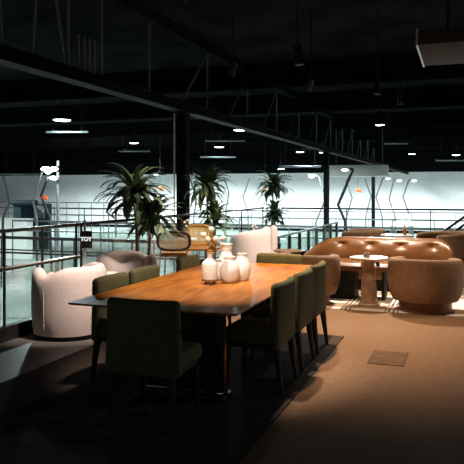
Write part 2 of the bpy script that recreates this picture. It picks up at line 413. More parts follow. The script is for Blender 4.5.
# ------------------------------------------------------------------ tub chairs (local: opening at +y)
def tub_shell(rad, hfun, t, z0, gap, n=56, nz=9):
    vs, fs = [], []; rings = []
    def ring(phi, tf, off, hf=1.):
        H = hfun(phi); pts = []
        def P(r, z):
            # phi from the back (-y)
            c = Vector((math.sin(phi), -math.cos(phi), 0)); tn = Vector((math.cos(phi), math.sin(phi), 0))
            return c*r + tn*off + Vector((0,0,z))
        top = z0+(H-z0)*hf - t/2
        for i in range(nz+1):
            z = z0+(top-z0)*i/nz; r = rad((z-z0)/(H-z0)); pts.append(P(r-t/2+t/2*tf, z))
        rt = rad(1.)
        for i in range(1, 6):
            a = PI*i/6; pts.append(P(rt-t/2+t/2*tf*math.cos(a), top+t/2*math.sin(a)*(.35+.65*tf)))
        for i in range(5):
            z = top+(z0-top)*i/4; r = rad((z-z0)/(H-z0)); pts.append(P(r-t/2-t/2*tf, z))
        return pts
    a0, a1 = -PI+gap, PI-gap
    for k in range(5): 
        th = PI/2*(1-k/5); rings.append(ring(a0, max(.02, math.cos(th)), -t/2*math.sin(th), 1-.03*math.sin(th)))
    for i in range(n+1): rings.append(ring(a0+(a1-a0)*i/n, 1, 0))
    for k in range(1, 6):
        th = PI/2*k/5; rings.append(ring(a1, max(.02, math.cos(th)), t/2*math.sin(th), 1-.03*math.sin(th)))
    m = len(rings[0])
    for r_ in rings: vs += r_
    for i in range(len(rings)-1):
        for j in range(m): fs.append((i*m+j, i*m+(j+1) % m, (i+1)*m+(j+1) % m, (i+1)*m+j))
    fs.append(tuple(range(m))); fs.append(tuple((len(rings)-1)*m+j for j in reversed(range(m))))
    return MB().add(vs, fs)

def cream_chair(r, H, label, loc, face, dip=.085, rise=0., drop=.09):
    o = thing('tub_chair', label, 'armchair', loc, face-PI/2, 'cream boucle tub chairs along the railing')
    prof = lambda k: r*(.93+.07*min(1, max(0, k*3.0))**.6 - .03*max(0, k-.75)/.25)
    hf = lambda p: H-.015-dip*math.exp(-((abs(p)-R(114))/R(24))**2)+rise*abs(p)/PI-drop*max(0, min(1, (p-R(50))/R(60)))
    sh = tub_shell(prof, hf, .13, .05, R(34)).build('shell', 'boucle', o, angle=60)
    for s in (-1, 1):
        a = s*R(112); rr = r*1.0
        pts = [(prof(q)*1.003*math.sin(a), -prof(q)*1.003*math.cos(a), .06+q*(hf(a)-.13)) for q in (0, .2, .4, .6, .8, .95)]
        MB().tube(pts, .004, 6).build('seam', 'boucle', sh)
    MB().lathe([(.3, .06), (r-.13, .06), (r-.10, .30), (r-.10, .40), (r-.13, .455), (r-.2, .47), (.02, .475)], 40).build('seat_cushion', 'boucle', o, angle=60)
    MB().lathe([(r*.86, 0), (r*.88, .01), (r*.88, .065)], 40).build('plinth', 'black_base', o)
    return o
def d_ang(x, y): return math.atan2(y, x)
cream_chair(.40, .77, 'cream boucle tub chair beside the near railing, nearest the lens', (-4.0, 5.98, 0), d_ang(-.96, -.28))
cream_chair(.385, .77, 'cream boucle tub chair in front of the tallest two trunked palm', (-4.01, 7.27, 0), d_ang(1., -.12), .05, 0, .04)
cream_chair(.45, .70, 'large cream tub chair behind the far head of the dining table', (-3.65, 11.40, 0), d_ang(.75, .0), .03, .27, 0)

o = thing('side_table', 'small white round side table between the two cream tub chairs', 'side table', (-3.93, 6.66, 0))
MB().lathe([(.02, .565), (.108, .566), (.112, .572), (.112, .582), (.108, .588)], 32).build('top', 'white_paint', o)
MB().lathe([(.015, .012), (.015, .566)], 14).build('column', 'white_paint', o)
MB().lathe([(.09, 0), (.09, .008), (.02, .014)], 28).build('base', 'white_paint', o)

def tan_chair(label, loc, face, r=.47, H=.685):
    o = thing('barrel_chair', label, 'armchair', loc, face-PI/2, 'tan suede barrel chairs of the lounge')
    prof = lambda k: r*(.86+.14*(1-max(0, 1-k)**4.5)-.02*max(0, k-.7)/.3)
    sh = tub_shell(prof, lambda p: H-.02*(1-math.cos(p)), .10, .145, R(48)).build('shell', 'tan', o, angle=60)
    MB().lathe([(.2, .15), (r-.14, .15), (r-.10, .25), (r-.10, .38), (r-.13, .43), (r-.2, .445), (.02, .45)], 40).build('seat_cushion', 'tan', o, angle=60)
    MB().lathe([(r*.70, 0), (r*.70, .17)], 48).build('plinth', 'bronze', o)
    return o
tan_chair('tan suede barrel chair seen from behind, right of stone pillar table', (-.48, 8.66, .014), PI/2)
tan_chair('tan suede barrel chair half hidden behind the green dining chairs', (-2.05, 8.70, .014), PI/2)
tan_chair('tan barrel chair behind the middle of the leather sofa', (-1.9, 12.75, 0), R(180), H=.80)
tan_chair('tan barrel chair behind the right end of the leather sofa', (-.36, 11.97, 0), R(215), r=.48, H=.82)

# ------------------------------------------------------------------ lounge
# pillar table
pt = thing('pedestal_table', 'round stone side table on a tapered brown marble pillar', 'side table', (-1.21, 8.80, .014))
MB().lathe([(.115, .03), (.113, .06), (.105, .2), (.075, .58), (.075, .61)], 36).build('pillar', 'marble', pt)
MB().lathe([(.14, 0), (.145, .006), (.145, .022), (.13, .03)], 40).build('base', 'marble_top', pt)
MB().lathe([(.02, .61), (.245, .612), (.255, .618), (.255, .634), (.248, .64)], 48).build('top', 'marble_top', pt)
tl = thing('candle_holder', 'small pale candle holder on the stone pillar table', 'candle holder', (-1.235, 8.77, .654))
MB().lathe([(.04, 0), (.045, .005), (.045, .06), (.036, .06), (.036, .02)], 24).build('cup', 'marble_top', tl)
MB().lathe([(.033, .021), (.033, .045), (.004, .047)], 20).build('candle', 'bloom', tl)
# sofa (world placement, local origin at centre of its front)
SX0, SX1 = -2.56, -.14
so = thing('sofa', 'long tan leather sofa with tufted low back facing the dining table', 'sofa', ((SX0+SX1)/2, 10.0, .014))
hwid = (SX1-SX0)/2
tufts = [(-.54, .65), (-.08, .65), (.39, .65), (.86, .645)]
NX, NL = 190, 64
vs, fs = [], []
for i in range(NX+1):
    q = i/NX
    x = -hwid+2*hwid*q
    e = min(q, 1-q)*2*hwid
    sh = 1.0 if e > .10 else math.sqrt(max(.0, 1-((.10-e)/.10)**2))*.97+.03
    top = .765
    if q < .30: top -= .34*(1-q/.30)**2.4
    if q > .88: top -= .17*((q-.88)/.12)**2.2
    curl = .16*max(0, (abs(q-.5)*2-.72)/.28)**2
    zc_, hz_ = (.33+top)/2, (top-.33)/2
    for j in range(NL):
        a_ = 2*PI*j/NL; c_, s_ = math.cos(a_), math.sin(a_)
        yy = math.copysign(abs(c_)**.62, c_)*.135*sh; zz_ = zc_+math.copysign(abs(s_)**.62, s_)*hz_*(.6+.4*sh)
        kz = (zz_-.33)/.435
        front = c_ < 0
        y = .70+yy+.09*kz-curl
        if front:
            f_ = min(1, -c_*1.6)*sh
            y -= .03*math.sin(max(0, min(1, kz))*PI)*f_
            for tx, tz in tufts:
                dx, dz = x-tx, zz_-tz
                y += f_*.042*math.exp(-(dx/.085)**2-(dz/.05)**2)
                y -= f_*.0*math.exp(-((abs(dx)-.19)/.10)**2-(dz/.12)**2)
                for sg_ in (-1, 1):
                    dd = dz-sg_*dx*.35
                    y += f_*.010*math.exp(-(dd/.018)**2)*math.exp(-(dx/.16)**2)
        vs.append((x, y, zz_))
for i in range(NX):
    for j in range(NL): fs.append((i*NL+j, i*NL+(j+1) % NL, (i+1)*NL+(j+1) % NL, (i+1)*NL+j))
fs.append(tuple(range(NL))); fs.append(tuple(NX*NL+j for j in reversed(range(NL))))
bo = MB().add(vs, fs).build('backrest', 'leather', so, angle=80)
for tx, tz in tufts:
    MB().sphere((tx, min((v_[1] for v_ in vs if abs(v_[0]-tx) < .012 and abs(v_[2]-tz) < .02), default=.66)+.006, tz), .017, 12, 8, (1, .5, 1)).build('tuft_button', 'leather', bo)
MB().rbox(-hwid+.03, .0, .17, hwid-.03, .72, .43, .05, 4).build('seat', 'leather', so)
MB().rbox(-hwid+.10, .06, .0, hwid-.10, .80, .18, .01, 1).build('plinth', 'black_base', so)
MB().rbox(-hwid+.04, .70, .12, hwid-.04, .90, .40, .04, 3).build('back_frame', 'leather', so)
# coffee table: walnut top on black box
cx, cy = ray_y(366, 9.42)[0], 9.42
ct = thing('coffee_table', 'low walnut topped coffee table with black box base before sofa', 'coffee table', (-1.62, 9.36, .014))
MB().rbox(-.55, -.22, .40, .62, .22, .47, .006, 2).build('top', 'wood_top', ct)
MB().rbox(-.50, -.19, .0, .16, .19, .40, .006, 1).build('box_base', 'black_base', ct)
MB().rbox(.53, -.18, .0, .57, .18, .40, .004, 1).build('panel_leg', 'black_base', ct)
for i, (dx, hgt, mm, lab) in enumerate(((.26, .05, 'brass', 'tiny brass cup on the walnut coffee table'), (.47, .055, 'sign', 'tiny black tumbler on the walnut coffee table'), (.39, .04, 'vase', 'tiny white dish on the walnut coffee table'))):
    tag(MB().lathe([(.02, 0), (.03, .004), (.034, hgt), (.03, hgt), (.027, .01)], 18).build(('brass_cup', 'tumbler', 'dish')[i], mm, loc=(-1.62+dx, 9.26, .484)), lab, 'cup')

# small round tables behind
def round_table(name, label, loc, r, H, topm, colm, rt=.028):
    o = thing(name, label, 'table', loc)
    MB().lathe([(.02, H-.03), (r-.01, H-.03), (r, H-.02), (r, H-.006), (r-.006, H)], 40).build('top', topm, o)
    MB().lathe([(rt, .015), (rt, H-.03)], 16).build('column', colm, o)
    MB().lathe([(r*.6, 0), (r*.6, .01), (.03, .02)], 32).build('base', colm, o)
    return o
round_table('round_table', 'low round wooden table left of the leather sofa end', (-3.0, 11.35, 0), .26, .47, 'wood_top', 'steel')
round_table('cafe_table', 'pale round table between the tan chairs behind sofa', (-1.18, 12.35, 0), .30, .72, 'marble_top', 'steel')
b = thing('amber_bottle', 'small amber bottle on the pale table behind sofa', 'bottle', (-1.05, 12.42, .72))
MB().lathe([(.03, 0), (.034, .01), (.034, .1), (.014, .14), (.014, .17)], 18).build('body', 'amber', b)
MB().lathe([(.016, .17), (.016, .19)], 14).build('cap', 'brass', b)
round_table('bar_table', 'slim tall table between the two cane backed stools', (-4.07, 9.27, 0), .17, .80, 'white_paint', 'steel', .02)
round_table('flower_stand', 'small pale stand behind the large cream chair', (-3.95, 12.3, 0), .16, .62, 'white_paint', 'steel', .02)

# ------------------------------------------------------------------ vases
def vase(label, px, py, prof, foot=False, s=1.):
    p = at_z(px, py, TZ)
    o = thing('vase', label, 'vase', (p.x, p.y, TZ), YAW, 'white ceramic vases on the dining table')
    z0 = .028 if foot else 0
    pr = [(r*s, z*s+z0) for r, z in prof]
    rt, zt = pr[-1]
    pr += [(rt-.006, zt+.002), (rt-.009, zt-.02), (rt-.010, zt-.05)]
    MB().lathe(pr, 40).build('body', 'vase', o, angle=50)
    if foot:
        for a in (0, 1, 2):
            t = a*2*PI/3+.5
            MB().lathe([(.010, 0), (.014, .03)], 12, (.038*math.cos(t), .038*math.sin(t), 0)).build('foot', 'vase_brown', o)
        MB().lathe([(.064, z0-.001), (.0695, z0+.002), (.0695, z0+.016), (.064, z0+.018)], 40).build('brown_band', 'vase_brown', o)['label'] = 'thin brown band at the bottle foot'
    return o, p
v1, p1 = vase('white bottle shaped vase on small feet holding the dried blooms', 209.8, 284, [(.05, 0), (.064, .004), (.067, .03), (.069, .14), (.064, .158), (.045, .175), (.026, .19), (.021, .20), (.021, .235), (.025, .242)], foot=True)
vase('round bellied white vase in the middle front of the group', 229.5, 282.5, [(.045, 0), (.055, .004), (.076, .04), (.086, .09), (.083, .13), (.066, .17), (.05, .19), (.046, .2), (.054, .215)], s=1.04)
vase('tallest white vase with a flared neck at the back of group', 226.5, 277, [(.05, 0), (.06, .004), (.08, .05), (.082, .09), (.07, .15), (.05, .19), (.043, .215), (.041, .24), (.05, .27), (.056, .283)], s=1.08)
vase('white shouldered vase at the right end of the group', 242, 280, [(.045, 0), (.052, .004), (.066, .04), (.072, .08), (.066, .12), (.05, .165), (.038, .19), (.035, .205), (.041, .215)], s=1.1)
vase('small white vase tucked just behind the bottle vase', 218.5, 280, [(.035, 0), (.042, .004), (.055, .04), (.058, .08), (.05, .13), (.035, .16), (.03, .17), (.034, .18)])
blooms = [(211.5, 229.5, 'topmost'), (203.5, 235, 'leftmost'), (208, 239.5, 'lower left'), (215.7, 239, 'middle right'), (223.3, 238.5, 'rightmost')]
for px, py, w in blooms:
    tip = at_d(px, py, p1.y*cs-p1.x*sn-.01)
    o = thing('dried_flower', 'dried stem whose white ball bloom is the %s in the bottle vase' % w, 'dried flower', (p1.x, p1.y, TZ+.25), 0, 'dried blooms in the bottle vase')
    L = tip-Vector((p1.x, p1.y, TZ+.25))
    MB().tube([(L.x*.02, L.y*.02, -.12), (0, 0, .02), (L.x*.35, L.y*.35, L.z*.5+.01), tuple(L)], .0022, 6).build('stem', 'stem', o)
    MB().sphere(tuple(L), .027, 16, 10).build('bloom', 'bloom', o)
for i, (dx, dz, lab) in enumerate(((.065, .10, 'ochre dried leaf sprig leaning right from bottle vase'), (.11, .07, 'ochre dried leaf sprig drooping toward the tall vase'), (.015, .08, 'ochre dried leaf sprig upright in the bottle vase'))):
    o = thing('leaf_sprig', lab, 'dried leaf sprig', (p1.x, p1.y, TZ+.25), YAW, 'ochre leaf sprigs in the bottle vase')
    MB().tube([(0, 0, -.1), (dx*.2, 0, .02), (dx, 0, dz)], .002, 6).build('stem', 'stem', o)
    lf = MB()
    for j in range(24):
        t = .3+.7*j/23; c = Vector((dx*t, 0, dz*t)); a = random.uniform(0, 2*PI); d = Vector((math.cos(a), math.sin(a), random.uniform(-.4, .7))).normalized()*.045
        s_ = d.cross(Vector((0,0,1))).normalized()*.014; u_ = Vector((0,0,.0015))
        lf.add([c, c+d*.5+s_, c+d, c+d*.5-s_, c+d*.5+u_], [(0,1,4),(1,2,4),(2,3,4),(3,0,4),(0,3,2,1)])
    lf.build('leaves', 'ochre_leaf', o)

def bud_vase(label, loc, H):
    o = thing('bud_vase', label, 'vase', loc)
    MB().lathe([(.025, 0), (.032, .005), (.035, .04), (.015, .08), (.013, .1), (.016, .105)], 20).build('body', 'white_paint', o)
    f = thing('flower_sprig', label.replace('bud vase', 'flower sprig in the bud vase'), 'flowers', (loc[0], loc[1], loc[2]+.09))
    st = MB(); bl = MB()
    for dx, dz in ((-.03, H), (.02, H+.03), (.05, H-.02), (.0, H-.06)):
        st.tube([(0,0,-.05), (dx*.3, 0, dz*.5), (dx, .01, dz)], .003, 5); bl.sphere((dx, .01, dz), .024, 10, 6)
    st.build('stems', 'leaf', f); bl.build('petals', 'bloom', f)
bud_vase('white bud vase on the slim table by cane stools', (-4.07, 9.25, .80), .16)
bud_vase('white bud vase on the stand behind the large cream chair', (-3.95, 12.3, .62), .12)

# ------------------------------------------------------------------ cane stools (local: back at -y)
def superellipse(a, b, n=40, e=3.):
    pts = []
    for i in range(n):
        t = 2*PI*i/n; c, s = math.cos(t), math.sin(t)
        pts.append((a*math.copysign(abs(c)**(2/e), c), b*math.copysign(abs(s)**(2/e), s)))
    return pts
def cane_stool(label, loc, rz, frame, cane, zc, a, b, e):
    o = thing('cane_stool', label, 'stool', loc, rz, 'cane backed stools by the railing')
    curve = lambda x: -.20+.35*x*x
    pts = [(x, curve(x), zc+z) for x, z in superellipse(a, b, 44, e)]
    fr = MB().tube(pts, .021, 8, closed=True).build('back_frame', frame, o)
    inner = superellipse(a-.012, b-.012, 44, e); mbp = MB()
    N = 14; vs = []; fs = []
    # woven panel: two thin skins following the frame's curve
    for off in (-.003, .003):
        base = len(vs); vs.append((0, curve(0)+off, zc))
        for x, z in inner: vs.append((x*.5, curve(x*.5)+off, zc+z*.5))
        for x, z in inner: vs.append((x, curve(x)+off, zc+z))
        for j in range(44):
            j2 = (j+1) % 44; fs.append((base, base+1+j, base+1+j2)); fs.append((base+1+j, base+45+j, base+45+j2, base+1+j2))
    mbp.add(vs, fs).build('cane_panel', cane, o)
    MB().rbox(-.21, -.18, .575, .21, .21, .63, .022, 3).build('seat', 'cane_seat', o)
    for sx in (-1, 1):
        MB().tube([(sx*.19, curve(.19), zc-b*.6), (sx*.2, -.17, .58), (sx*.22, -.2, 0)], .011, 8).build('leg', 'silver', o)
        MB().tube([(sx*.18, .17, .58), (sx*.21, .21, 0)], .011, 8).build('leg', 'silver', o)
    MB().tube([(-.195, .19, .22), (.195, .19, .22)], .009, 8).build('footrest', 'silver', o)
    return o
cane_stool('cane stool with dark oval back frame facing away from the table', (-4.03, 8.77, 0), R(16), 'cane_frame', 'cane', .81, .235, .13, 3.2)
cane_stool('honey framed cane stool with a taller yellow back', (-4.12, 9.82, 0), R(195), 'cane_frame_light', 'cane_yellow', .80, .205, .16, 3.6)

# ------------------------------------------------------------------ palms (dracaena canes)
def leaf_cluster(mb, c, n, L, zspan, rnd, loc_x, loc_y, droop=1.):
    for i in range(n):
        az = i*2.39996+rnd.uniform(-.3, .3); el0 = rnd.uniform(-.35, 1.35)
        ln = L*rnd.uniform(.7, 1.1); w = .048*rnd.uniform(.8, 1.2)
        base = c+Vector((0,0,rnd.uniform(-zspan, zspan*.4)))
        d = Vector((math.cos(az), math.sin(az), 0)); s_ = Vector((-d.y, d.x, 0))
        pts = []; p = base.copy(); el = el0; seg = 7
        for k in range(seg+1):
            pts.append(p.copy()); st = ln/seg
            p = p+(d*math.cos(el)+Vector((0,0,math.sin(el))))*st
            el -= droop*(.10+.30*k/seg)*rnd.uniform(.8, 1.25)
        vs = []; fs = []
        for k, q in enumerate(pts):
            t = k/seg; ww = w*(1-(2*t-.7)**2*.55) if t < .85 else w*(1-t)*3.2
            ww = max(.002, ww)
            if loc_x+q.x < -4.36 and q.z < 1.2: q.x = -4.36-loc_x
            if 10.05 < loc_y+q.y < 10.5 and loc_x+q.x < -4.43: q.x = -4.43-loc_x
            if loc_y+q.y > 14.5 and q.z < 1.2: q.y = 14.5-loc_y
            vs += [q-s_*ww+Vector((0,0,.006)), q-Vector((0,0,.004)), q+s_*ww+Vector((0,0,.006))]
        for k in range(seg):
            a = k*3; fs += [(a, a+1, a+4, a+3), (a+1, a+2, a+5, a+4)]
        mb.add(vs, fs)
def palm(label, loc, stems, seed, L):
    rnd = random.Random(seed)
    o = thing('potted_palm', label, 'potted plant', loc, 0, 'potted dracaena palms along the railing')
    MB().lathe([(.12, 0), (.13, .01), (.17, .32), (.175, .34), (.165, .345), (.155, .33), (.15, .30)], 32).build('pot', 'pot', o)
    MB().lathe([(.148, .29), (.148, .305), (.02, .315)], 24).build('soil', 'soil', o)
    for ks, (bx, by, tx, ty, h_, n, zs) in enumerate(stems):
        pts = []
        for k in range(9):
            t = k/8; pts.append((bx+(tx-bx)*t+.01*math.sin(5*t+bx*30), by+(ty-by)*t, .29+(h_-.29)*t))
        MB().tube(pts, [.026-.008*k/8 for k in range(9)], 10).build('trunk', 'trunk', o)
        mb = MB(); leaf_cluster(mb, Vector((tx, ty, h_)), n, L*(.82 if ks else 1), zs, rnd, loc[0], loc[1], .8 if ks else 1.); mb.build('foliage', 'leaf', o, angle=80)
    return o
palm('palm nearest the lens with two bare trunks behind cream chair', (-4.18, 8.0, 0), [(-.05, 0, -.12, -.02, 1.52, 100, .17), (.06, .03, .12, .06, 1.16, 84, .13)], 3, .60)
palm('palm beside the nearest steel column behind the cane stools', (-4.16, 10.42, 0), [(-.04, 0, -.03, .0, 1.62, 74, .14), (.06, 0, .12, .0, 1.12, 66, .18)], 11, .56)
palm('farthest palm, at the rail corner behind the large cream chair', (-4.1, 14.25, 0), [(-.03, 0, -.02, 0, 1.66, 84, .16), (.05, 0, .03, 0, 1.02, 76, .18)], 5, .52)

# ------------------------------------------------------------------ hall beyond the railing
def bent_post(label, top, kink, low, Y, r=.05, head=True, m='grey_pole', dirx=1):
    T, K, Lw = at_d(*top, Y), at_d(*kink, Y), at_d(*low, Y)
    o = thing('bent_lamp_post', label, 'lamp post', (Lw.x, Lw.y, HZ), 0, 'bent lamp posts in the hall')
    off = Vector((Lw.x, Lw.y, HZ))
    d = (Lw-K); k = (Lw.z-HZ)/max(.1, -d.z)*.25
    MB().tube([T-off, K-off, Lw-off, Vector((d.x*.2, d.y*.2, 0))], r, 8).build('post', m, o)
    MB().box(-.18, -.18, 0, .18, .18, .03).build('base_plate', m, o)
    if head:
        a = T-off; b_ = a+Vector((cs*.30*dirx, sn*.30*dirx, .03))
        MB().tube([a, b_], r*.8, 8).build('arm', m, o)
        MB().rbox(b_.x-.16, b_.y-.12, b_.z-.06, b_.x+.16, b_.y+.12, b_.z+.04, .02, 2).build('lamp_head', 'white_paint', o)
        MB().sphere((b_.x, b_.y-.03, b_.z-.06), .14, 14, 8, (1, .85, .45)).build('lens', 'lamp_glow', o)
    return o
posts = [((3, 176), (9, 203), (3, 218), 32, 'leftmost bent lamp post, beside the teal kiosk', 'dark_pole', False, 1),
         ((42, 172), (33, 201), (37, 220), 30, 'bent lamp post just right of teal kiosk', 'grey_pole', True, 1),
         ((48, 178), (41, 196), (50, 218), 29, 'dark bent post carrying the orange ball', 'dark_pole', True, 1),
         ((190, 178), (197, 200), (194, 214), 34, 'thin bent post just right of nearest column', 'grey_pole', False, 1),
         ((224, 178), (229, 192), (226, 212), 36, 'thin bent post left of farthest palm', 'grey_pole', False, 1),
         ((250, 178), (243, 197), (248, 212), 36, 'thin bent post close beside the farthest palm', 'grey_pole', False, 1),
         ((318, 176), (326, 198), (316, 222), 31, 'bent lamp post partly hidden by the second column', 'grey_pole', True, -1),
         ((353, 169), (338, 205), (345, 221), 25.2, 'thick dark bent lamp post right of second column', 'dark_pole', True, -1),
         ((346, 180), (352, 198), (346, 219), 34, 'thin bent post below the white duct', 'grey_pole', False, 1),
         ((365, 179), (371, 196), (366, 215), 38, 'thin bent post left of third column', 'grey_pole', False, 1),
         ((383, 178), (376, 197), (382, 216), 38, 'bent lamp post right of third column', 'grey_pole', True, 1),
         ((394, 180), (389, 199), (395, 216), 38, 'bent lamp post second from right in hall', 'grey_pole', True, 1),
         ((409, 180), (403, 197), (409, 214), 38, 'rightmost bent lamp post in the hall', 'grey_pole', True, 1)]
for t, k, l, Y, lab, m, hd, dx in posts: bent_post(lab, t, k, l, Y, .045 if m == 'grey_pole' else .06, hd, m, dx)
for i, (px, py, Y, lab) in enumerate(((44, 197, 28.5, 'orange ball mounted on the dark bent post'), (160, 188, 30, 'orange ball hanging beside the nearest palm'), (265, 190, 33, 'orange ball hanging behind the farthest palm'), (358, 190, 33, 'orange ball hanging below the white duct'))):
    p = at_d(px, py, Y)
    o = thing('orange_ball', lab, 'ball lamp', p, 0, 'orange hanging balls in the hall')
    MB().sphere((0,0,0), .10, 14, 10, (1.25, 1, .8)).sphere((.13, 0, -.07), .07, 12, 8).build('ball', 'orange', o)
    if i == 0: K_ = at_d(41.5, 196.5, 29)-p; MB().tube([(0,0,0), K_], .015, 6).build('bracket', 'dark_pole', o)
    if i: MB().tube([(0,0,.07), (0,0,CZ-p.z)], .008, 6).build('cord', 'dark_pole', o)
# straight pole with floodlights
p = at_d(58, 178, 30)
fl = thing('floodlight_mast', 'pale straight mast with bright floodlights near the teal kiosk', 'floodlight', (p.x, p.y, HZ))
MB().tube([(0,0,0), (0,0,2.9-HZ)], .07, 10).build('mast', 'grey_pole', fl)
for i, (px, py, w, hh) in enumerate(((46, 168.8, .24, .10), (54.5, 169, .24, .10), (53, 178, .20, .07))):
    q = at_d(px, py, 29.6)-Vector((p.x, p.y, HZ))
    hd_ = MB().rbox(q.x-w, q.y-.04, q.z-hh, q.x+w, q.y+.14, q.z+hh, .03, 2).build('lamp_head', 'steel', fl)
    MB().sphere((q.x, q.y-.06, q.z), w, 16, 10, (.95, .25, hh/w*.95)).build('lens', 'flood', hd_)
    MB().tube([(q.x, q.y+.1, q.z), (0, 0, q.z+.05)], .03, 8).build('bracket', 'steel', fl)
# teal kiosk and white counter at the left
def facing_box(mb, px0, px1, py0, py1, Y, depth):
    a, b_ = at_d(px0, py0, Y), at_d(px1, py0, Y); zt, zb = a.z, at_d(px0, py1, Y).z
    return mb.box(a.x, min(a.y, b_.y), zb, b_.x, min(a.y, b_.y)+depth, zt)
o = thing('kiosk', 'teal roofed kiosk with grey board in the hall at left', 'kiosk', (0,0,0))
pA, pB = at_d(9, 200, 40), at_d(38, 200, 40)
o.location = (pA.x, pA.y, HZ); w = (pB-pA).length
zz = lambda py: EYE-(py-HOR)*40/FPX-HZ
MB().tube([(0, .3, zz(202.5)), (w, .3, zz(202.5))], .17, 14).build('roof', 'teal_awning', o)
MB().box(.05, .35, 0, .6, 2.0, zz(203)).build('side_wall', 'teal_awning', o)
MB().box(.6, 1.6, 0, w-.1, 2.0, zz(204)).build('back_wall', 'teal_awning', o)
MB().box(.7, 1.5, zz(219), w-.3, 1.59, zz(206)).build('board', 'screen_grey', o)
MB().tube([(w-.05, .35, 0), (w-.05, .35, zz(202))], .05, 8).build('post', 'grey_pole', o)
pA, pB = at_d(-14, 217, 36), at_d(35, 217, 36); w = (pB-pA).length
o = thing('counter', 'bright white counter wall before the teal kiosk', 'counter', (pA.x, pA.y, HZ))
zt = at_d(0, 218, 36).z-HZ
MB().box(0, 0, 0, w, .5, zt-.05).build('body', 'white_paint', o)
MB().rbox(-.05, -.05, zt-.05, w+.05, .55, zt, .01, 1).build('worktop', 'white_paint', o)
# hall fences: rows of rails with posts and glass
def hall_fence(label, y0, x0, x1, ztop, step, m='grey_pole', glass=True, rails=2, zb=None):
    zb = HZ if zb is None else zb
    o = thing('hall_fence', label, 'fence', (x0, y0, HZ), 0, 'fences of the hall below')
    L = x1-x0; H = ztop-HZ
    MB().box(0, -.04, H-.07, L, .04, H).build('top_rail', m, o)
    for k in range(1, rails):
        MB().box(0, -.03, H-.45*k-.05, L, .03, H-.45*k).build('rail', m, o)
    n_ = int(L/step)
    for k in range(n_+1):
        MB().box(k*L/n_-.022, -.022, 0, k*L/n_+.022, .022, H-.07).build('post', m, o)
    if glass: MB().box(.05, -.008, .1, L-.05, .008, H-.52).build('glass_panel', 'glass', o)
    return o
hall_fence('grey glass fence across the hall just beyond the far railing', 24, -19, 8, .22, 2.2)
hall_fence('second grey open fence across the middle of hall', 31, -22, 10, .20, 1.8, glass=False)
hall_fence('third grey fence before the white back wall', 40, -38, 12, .25, 2.4, glass=False)
hall_fence('tall thin fence in front of white wall left of palm', 46, -38, -24, .55, 1.1, rails=2, glass=False)
hall_fence('low dark fence seen under the railing at left', 15.5, -15, -6.2, .22, 1.9, m='rail', glass=False)
hall_fence('dark long fence in the left of hall', 20.5, -20, -7, -.25, 1.6, m='rail', glass=False)
# low stairwell balustrade behind the rail corner
o = thing('stairwell_balustrade', 'low glass balustrade with dark posts behind the round wooden table', 'balustrade', (-4.3, 15.3, HZ))
MB().box(-.03, 0, 2.57, .03, 8, 2.62).build('top_rail', 'grey_pole', o)
MB().box(-.04, 0, 0, .04, 8, .9).build('kick_wall', 'white_paint', o)
for k in range(8): MB().box(-.04, k*1.1, .9, .04, k*1.1+.08, 2.57).build('post', 'rail', o)
MB().box(-.008, .1, .9, .008, 7.7, 2.5).build('glass_panel', 'glass', o)
# white canopy and white duct with lit wall patch
p = at_d(402, 225, 33)
o = thing('canopy', 'white pointed canopy tent in the hall behind sofa', 'canopy', (p.x, p.y, HZ))
zc = p.z-HZ; vs = [(-.55,-.5,zc),(.55,-.5,zc),(.55,.5,zc),(-.55,.5,zc),(.35,0,zc+.55),(.33,0,zc+.55)]
MB().add(vs, [(0,1,4,5),(1,2,4),(2,3,5,4),(3,0,5),(3,2,1,0)]).build('roof', 'white_paint', o)
for sx in (-.5, .5):
    for sy in (-.45, .45): MB().tube([(sx, sy, 0), (sx, sy, zc)], .03, 8).build('post', 'grey_pole', o)
p = at_d(352, 178, 26); q = at_d(386, 165, 26)
o = thing('white_duct_lit_wall', 'white boxy duct and lamp lit wall patch under the girder by the third column', 'duct', (p.x, p.y, p.z))
L = (Vector((q.x, q.y))-Vector((p.x, p.y))).length; hh = q.z-p.z
MB().rbox(-1.0, 0, .06, L, .7, hh, .03, 2).build('body', 'white_paint', o)  # left part stands in for lamplight on the wall top
for sx in (-.7, L-.2): MB().tube([(sx, .35, hh-.01), (sx, .35, CZ-p.z)], .015, 6).build('hanger', 'grey_pole', o)
# stair handrails at far right
for (a, b_, lab) in (((444, 231), (470, 213), 'left black stair handrail slanting up at right'), ((455, 231), (476, 217), 'right black stair handrail slanting up at right')):
    A, B = at_d(*a, 13.6), at_d(*b_, 13.6)
    o = thing('stair_handrail', lab, 'handrail', (A.x, A.y, 0), 0, 'stair handrails')
    B2 = B-Vector((A.x, A.y, 0))
    MB().tube([(0,0,A.z), B2, B2+Vector((.25,0,0))], .028, 10).build('handrail', 'rail', o)
    MB().tube([(0,0,0), (0,0,A.z)], .022, 8).build('post', 'rail', o)
    MB().tube([(B2.x, B2.y, 0), tuple(B2)], .022, 8).build('post', 'rail', o)
# hanging baffle box at the upper right
o = thing('ceiling_baffle', 'brown hanging ceiling box at the upper right', 'ceiling baffle', (-.48, 7.3, 3.12))
MB().rbox(0, 0, 0, 3.4, 1.28, .16, .01, 2).build('panel', 'soffit', o)
MB().box(-.02, -.02, -.01, 0, 1.3, .17).build('end_rim', 'silver', o)
for x_ in (.3, 2.8):
    for y_ in (.2, 1.1): MB().tube([(x_, y_, .15), (x_, y_, CZ-3.12)], .012, 6).build('hanger', 'steel', o)

